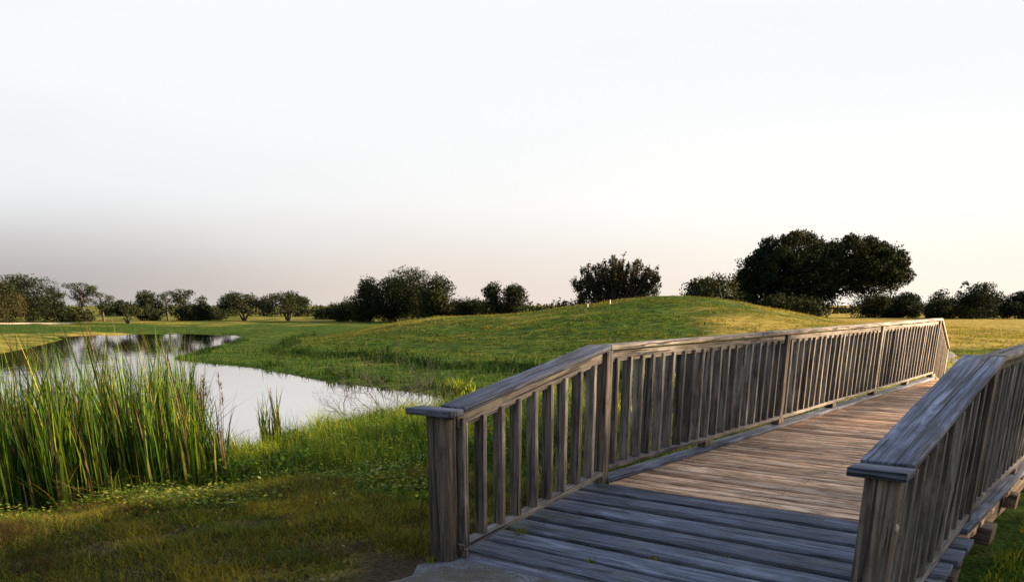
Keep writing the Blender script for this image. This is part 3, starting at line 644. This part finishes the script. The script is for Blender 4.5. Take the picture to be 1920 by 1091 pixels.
# floating leaves on the still water by the near shore
n = 2600; Bf = scatter(n, -7, -1.5, 13.5, 21, lambda x, y: (PD(x, y) < .1)*(PD(x, y) > -1.6)*sm(PD(x, y), -1.7, -.2)*sm(wav(x, y, .5, 4), -.1, .4)); n = len(Bf)
a = rng.uniform(0, 6.283, n); r_ = rng.uniform(.012, .05, n); c0 = np.stack([np.cos(a)*r_, np.sin(a)*r_, 0*a], -1); c1_ = np.stack([-np.sin(a)*r_, np.cos(a)*r_, 0*a], -1)*.7
Bf[:, 2] = WATER_Z+.006+rng.uniform(0, .004, n); V = np.stack([Bf-c0, Bf-c1_, Bf+c0, Bf+c1_], 1).reshape(-1, 3)
tag(meshobj('pond_weed', V, quads=np.arange(4*n).reshape(-1, 4), mat=M_GRASS, col=blade_cols(n, 4, [DARK, OLIVE, (.05, .04, .02)], [3, 2, 2])), 'small floating leaves scattered on the water along the near shore', 'pond weed', kind='stuff')
# two short white stakes on the mound crest
stm, t, b, out = newmat('white_paint'); b.inputs['Base Color'].default_value = (.5, .49, .46, 1); b.inputs['Roughness'].default_value = .6
for x, y, h, lb in ((4.6, 52.5, .14, 'short white stake on the mound crest, left one of the pair'), (5.95, 52.5, .2, 'taller white stake on the mound crest, right one of the pair')):
    tb = Tubes(); tb.tube([(0, 0, -.2), (0, 0, h)],   .03, .03, 8); tb.tube([(0, 0, h), (0, 0, h+.05)], .03, .006, 8)
    o = tb.build('marker_stake', stm); o.location = (x, y, gz(x, y)); tag(o, lb, 'stake', 'white stakes on the mound')

# ---------------------------------------------------------------- trees
def leafcloud(blobs, n, size, pal, probs, shell=.55, flat=1.):
    """blobs: (x,y,z,rx,ry,rz); leaves spread through each lobe, denser near its skin, with holes"""
    B = np.array(blobs, float); vol = (B[:, 3]*B[:, 5]); k = rng.choice(len(B), n, p=vol/vol.sum())
    d = rng.normal(size=(n, 3)); d /= np.linalg.norm(d, axis=1)[:, None]
    r = shell+(1-shell)*rng.random(n)**.6; r = np.where(rng.random(n) < .22, rng.random(n)*shell, r); r *= 1+rng.normal(0, .05, n)
    bump = 1+.16*np.sin(d[:, 0]*7+k*1.7)*np.cos(d[:, 2]*8+k)+.12*np.sin(d[:, 1]*13+d[:, 0]*9+k*3)
    C = B[k, :3]+d*B[k, 3:6]*(r*bump)[:, None]
    a = rng.normal(size=(n, 3)); a[:, 2] *= flat; a /= np.linalg.norm(a, axis=1)[:, None]
    b = np.cross(a, rng.normal(size=(n, 3))); b /= np.linalg.norm(b, axis=1)[:, None]
    s = (rng.uniform(.6, 1.25, n)*size)[:, None]
    V = np.stack([C-a*s, C-b*s*.55, C+a*s, C+b*s*.55], 1).reshape(-1, 3); Q = np.arange(4*n).reshape(-1, 4)
    pal = np.array(pal); cl = pal[rng.choice(len(pal), len(B), p=np.array(probs)/sum(probs))][k]*rng.uniform(.65, 1.35, (n, 1))
    return V, Q, np.repeat(cl, 4, 0)
PAL_D = [(.009, .014, .005), (.014, .020, .006), (.024, .026, .008)]
PAL_L = [(.020, .022, .008), (.012, .017, .006), (.034, .028, .009)]  # leaf colours warmed to put sunlight into the lit tree
def tree(name, x, y, top, wd, label, style='dense', group='trees along the horizon', leaf=.17, n=None, blobs=None, trunk_h=None):
    z0 = gz(x, y)-.05; H = top-z0; root = empty(name, (x, y, z0)); tag(root, label, 'tree' if style not in ('bush',) else 'bush', group)
    hw = wd/2; bl = []; tb = Tubes()
    if blobs: bl = blobs
    elif style in ('dense', 'lit', 'arch'):
        for i in range(int(9+wd)):
            a = rnd.uniform(0, 6.28); rr = rnd.random()**.6; hgt = rnd.uniform(.18, .84); env = math.sin(math.pi*min(1, (hgt*.95+.12)))**.55
            r = rnd.uniform(.17, .27)*H; bl.append((math.cos(a)*rr*hw*env*.72, math.sin(a)*rr*hw*env*.72, hgt*H, min(r*1.15, hw*.55), min(r*1.15, hw*.55), r))
        bl.append((0, 0, .82*H, hw*.4, hw*.4, .18*H))
    elif style in ('oak', 'lol'):
        lo = .34 if style == 'oak' else .26
        for i in range(15):
            a = rnd.uniform(0, 6.28); rr = rnd.random()**.5; f = 1-rr*rr*.75; hgt = lo+.12+(.84-lo-.12)*rnd.random()*f
            r = rnd.uniform(.12, .2)*H; bl.append((math.cos(a)*rr*hw*.84, math.sin(a)*rr*hw*.84, hgt*H, r*1.35, r*1.35, r))
        bl.append((0, 0, .6*H, hw*.6, hw*.6, .28*H))
    elif style == 'bush':
        for i in range(10):
            a = rnd.uniform(0, 6.28); rr = rnd.random()**.5; r = rnd.uniform(.3, .42)*H
            bl.append((math.cos(a)*rr*hw*.8, math.sin(a)*rr*hw*.6, H*rnd.uniform(.25, .62)*(1-.35*rr), r*1.3, r*1.3, r))
    elif style in ('pine', 'umb'):
        k = 15 if style == 'pine' else 20
        for i in range(k):
            a = rnd.uniform(0, 6.28); f = i/(k-1); hgt = .42+.5*f if style == 'pine' else (.42+.48*f**.6)
            sp = (1-abs(f-.5)*.9) if style == 'pine' else .35+.65*f
            r = rnd.uniform(.08, .13)*H; bl.append((math.cos(a)*hw*.8*sp, math.sin(a)*hw*.75*sp, hgt*H, r*1.5, r*1.5, r*.75))
        if style == 'umb': bl.append((0, 0, .93*H, hw*.55, hw*.55, .07*H))
    if not blobs:
        zt = max(b_[2]+b_[5]*.95 for b_ in bl); xt = max(abs(b_[0])+b_[3]*.9 for b_ in bl); kz = H/zt; kx = hw*1.12/xt
        bl = [(b_[0]*kx, b_[1]*kx, b_[2]*kz, b_[3]*max(kx, .8), b_[4]*max(kx, .8), b_[5]*kz) for b_ in bl]
        if style in ('dense', 'lit', 'arch'): bl += [(rnd.uniform(-.6, .6)*hw, rnd.uniform(-.5, .5)*hw, .17*H, hw*.36, hw*.36, .19*H) for _ in range(4)]
    if style == 'arch': bl = [b for b in bl]+[(-hw*.75+.22*i-.3, 0, H*(.74+.24*math.sin(i*.55)), .28, .28, .16) for i in range(6)]
    # trunk and limbs reach into the lobes
    tr = max(.06, H*.035); mh = H*(.28 if style in ('dense', 'lit', 'oak', 'lol', 'arch', 'bush') else .8)
    if style != 'bush':
        stems = 3 if style in ('lol', 'oak') else 1
        for s_ in range(stems):
            ox = (s_-(stems-1)/2)*tr*2.6
            tb.tube([(ox*.2, 0, -.1), (ox, 0, mh*.5), (ox*1.7+rnd.uniform(-.1, .1), 0, mh)], tr*1.25, tr*.75, 8)
        for b_ in bl[:14]:
            st = (rnd.uniform(-.1, .1)*tr, 0, min(mh, b_[2]*.75)); mid = (b_[0]*.45, b_[1]*.45, st[2]*.45+b_[2]*.55-.04*H)
            tb.tube([st, mid, b_[:3]], tr*.42, tr*.12, 5)
    else:
        for b_ in bl[:6]: tb.tube([(b_[0]*.3, b_[1]*.3, -.05), (b_[0]*.7, b_[1]*.7, b_[2]*.6), b_[:3]], tr*.6, tr*.2, 5)
    tb.build('trunk', bark, root)
    area = sum(b_[3]*b_[5] for b_ in bl)*3.14
    n = n or int(min(15000, area*(2.6 if style not in ('pine', 'umb') else 1.5)/(leaf*leaf*1.1)))
    V, Q, C = leafcloud(bl, n, leaf, PAL_L if style == 'lit' else PAL_D, [3, 3, 1.4])
    meshobj('crown', V, quads=Q, mat=M_LEAF, parent=root, col=C)
    return root
T = [
(-66.6,112,4.50,4.6,'lit','golden lit tree cut by the left edge of the photo'),
(-68.4,122,5.40,6.9,'dense','large dark tree second from the left edge'),
(-66.1,125,3.77,2.6,'pine','thin open pine just right of the large dark left tree'),
(-63.6,128,4.45,4.4,'umb','tall open pine with a flat top in the left group'),
(-58.9,124,3.25,3.4,'pine','airy pine with feathery crown left of the round pond tree'),
(-61.1,120,1.37,4.6,'bush','low dark bush under the flat topped pine'),
(-48.3,108,1.93,4.2,'lol','small round tree with several trunks nearest the pond'),
(-53.5,128,3.35,4.9,'dense','dark full tree behind and right of the round pond tree'),
(-52.0,130,3.30,2.7,'pine','thin pine rising behind the dark full tree'),
(-50.4,132,3.65,3.3,'umb','tall pine with rounded top left of the small lollipop pine'),
(-47.4,128,1.62,4.7,'bush','low bush at the right foot of the left pines'),
(-48.3,134,2.72,2.0,'pine','small lollipop pine ending the left tree group'),
(-46.2,135,1.15,4.2,'bush','low scrub between the left pines and the rounded oaks'),
(-39.9,128,3.15,6.5,'oak','rounded oak on the fairway, left one of the pair'),
(-33.3,128,3.30,7.3,'oak','rounded oak on the fairway, right and wider one of the pair'),
(-28.3,140,1.86,6.0,'bush','low dark bush sloping up to the central dark grove'),
(-23.5,126,2.6,4.6,'bush','medium bush at the left foot of the central grove'),
(-19.7,118,4.85,5.0,'dense','left tree of the central dark grove'),
(-16.4,122,5.0,4.8,'dense','second tree of the central dark grove'),
(-12.9,118,6.04,7.2,'dense','tallest and broadest tree of the central dark grove'),
(-9.6,112,5.0,4.2,'dense','right tree of the central dark grove'),
(-6.8,120,2.3,3.4,'bush','low bush just right of the central grove'),
(-2.6,112,4.17,2.9,'dense','narrow left tree of the small pair in mid horizon'),
(0.0,112,3.85,3.7,'dense','wider right tree of the small pair in mid horizon'),
(-4.6,118,2.1,2.9,'bush','low bush left of the small pair in mid horizon'),
(18.2,80,3.93,5.7,'dense','rounded mid sized tree left of the great oak'),
(23.4,88,2.60,3.6,'bush','bush filling the gap at the left foot of the great oak'),
(27.3,86,2.37,5.4,'bush','bush in shade under the left side of the great oak'),
(50.4,120,3.05,6.2,'bush','bush right of the great oak in the hedgerow'),
(54.6,122,2.72,5.5,'bush','low bush behind the small hedgerow tree'),
(53.6,118,3.0,3.3,'dense','small round tree in the hedgerow right of the great oak'),
(55.4,112,3.25,3.4,'dense','squarish small tree midway along the right hedgerow'),
(60.2,118,2.29,5.4,'bush','low bush left of the arching tree'),
(57.9,108,4.01,4.4,'arch','tree with thin arching branches on its left, in the right hedgerow'),
(63.7,115,2.74,5.4,'bush','bush right of the arching tree'),
(66.0,112,3.0,4.4,'dense','dark tree at the right edge of the photo'),
(69.8,112,3.13,4.8,'dense','dark tree just beyond the right edge hedgerow tree'),
]
for (x, y, top, wd, st, lb) in T:
    nm = {'bush': 'bush', 'pine': 'pine_tree', 'umb': 'pine_tree', 'oak': 'oak_tree'}.get(st, 'tree')
    tree(nm, x, y, top*1.03, wd*(1.22 if -30 < x < -5 or x > 20 or x < -64 else 1.06), lb, st, leaf=.11 if st in ('pine', 'umb') else .125)
# far low treeline as separate bushes behind
for i in range(64):
    x = -150+i*4.9+rnd.uniform(-1, 1); y = 172+rnd.uniform(-6, 6)
    if x > 100: break
# great live oak: two lobes, low spreading crown with a few windows
big = [(-3, 0, 6.1, 4.0, 3.5, 2.3), (-5.8, 0, 4.6, 3.2, 3, 2.3), (-7.6, .5, 3.6, 1.5, 2, 1.5), (-4.5, 0, 2.5, 3.6, 3, 1.6), (-1, 0, 4.9, 3.2, 3.5, 2.4),
       (3.4, 0, 6.1, 3.1, 3.5, 2.0), (5.8, 0, 5.7, 2.4, 3, 2.0), (7.4, .5, 4.5, 1.4, 2, 1.5), (2.7, 0, 4.3, 3, 3, 1.7), (-.3, 0, 2.5, 2.3, 2.5, 1.6), (6.7, 0, 2.0, .8, .8, .6)]
big.append((.5, 0, 6.3, 1.9, 2, 1.7)); big.append((5.2, 0, 4.3, 2.8, 3, 1.7)); ob = list(big)
for k in range(120):
    B_ = big[rnd.choice([0, 0, 1, 1, 2, 3, 4, 5, 5, 6, 6, 7, 8, 9, 0, 5])]; a = rnd.uniform(0, 6.28); e = rnd.uniform(-.5, 1.4)
    r = rnd.uniform(.5, .95); ob.append((B_[0]+B_[3]*.93*math.cos(a)*math.cos(e), B_[1]+B_[4]*.93*math.sin(a)*math.cos(e), B_[2]+B_[5]*.93*math.sin(e), r, r, r*.85))
tree('oak_tree', 31.9, 90, 9.3, 18.4, 'great dark live oak with a broad two lobed crown on the right', 'dense', None, .13, 115000, ob)
# unseen oak added right of the bridge to shade the ramp and near lawn
tree('oak_tree', 18.5, .5, 9.2, 13.5, 'broad spreading oak added out of view right of the bridge to shade ramp and lawn', 'oak', None, .17, 15000)
tree('pine_tree', 25, 10.8, 8.6, 9.5, 'open crowned pine added out of view right of the bridge to dapple the deck', 'umb', None, .16, 7000)  # unseen pine, added to throw broad dapples on the deck
# spiky multi stemmed shrub tree on the mound
x, y = 7.9, 66; z0 = gz(x, y)-.1; H = 4.5-z0
root = empty('shrub_tree', (x, y, z0)); tag(root, 'wide spiky tree of many upright twigs behind the mound crest', 'tree')
tb = Tubes(); tips = []
for k in range(80):
    a = rnd.uniform(-1, 1); b2 = rnd.uniform(-1, 1); Hh = H*(1-.26*abs(a)**2.4)*rnd.uniform(.72, 1.02)
    ex, ey = a*3.2, b2*1.6
    p = [(a*.7, b2*.4, 0), (ex*.5, ey*.5, Hh*.38), (ex*.82, ey*.8, Hh*.7), (ex*1.02, ey, Hh)]
    tb.tube(p, .07, .016, 5); tips.append(p)
    for j in range(4):
        f = rnd.uniform(.35, .9); i0 = 1 if f < .6 else 2; q = Vector(p[i0]).lerp(Vector(p[i0+1]), rnd.random())
        e = q+Vector((rnd.gauss(0, .3), rnd.gauss(0, .3), rnd.uniform(.3, .7))); tb.tube([tuple(q), tuple(e)], .018, .008, 4); tips.append([tuple(q)]*2+[tuple(q), tuple(e)])
tb.build('trunk', bark, root)
bl = []
for p in tips:
    for f in ((.2, .6, 1.0) if len(set(p)) > 2 else (.8,)):
        q = Vector(p[2]).lerp(Vector(p[3]), f); bl.append((q.x, q.y, q.z-.05, .17, .17, .30))
for k in range(70): a = rnd.uniform(-1, 1); bl.append((a*2.9, rnd.uniform(-1.2, 1.2), rnd.uniform(.6, H*.66*(1-.2*a*a)), .45, .45, .5))
V, Q, C = leafcloud(bl, 34000, .075, [(.014, .017, .007), (.024, .023, .010), (.034, .025, .013)], [3, 3, 1], .2)
meshobj('crown', V, quads=Q, mat=M_LEAF, parent=root, col=C)
# the farthest wood reads as one low mass
bl = []
for i in range(150):
    x = -130+i*2.0; y = 185+rnd.uniform(-8, 8); hgt = rnd.uniform(1.5, 3.0)*(1.0 if -20 < x < 40 else (.9 if x < 0 else .6)); bl.append((x, y, gz(x, y)+hgt*.5, 2.2, 2, hgt*.6))
V, Q, C = leafcloud(bl, 26000, .3, PAL_D, [3, 3, 1])
tag(meshobj('distant_wood', V, quads=Q, mat=M_LEAF, col=C), 'low dark strip of distant woods along the horizon', 'woods', kind='stuff')
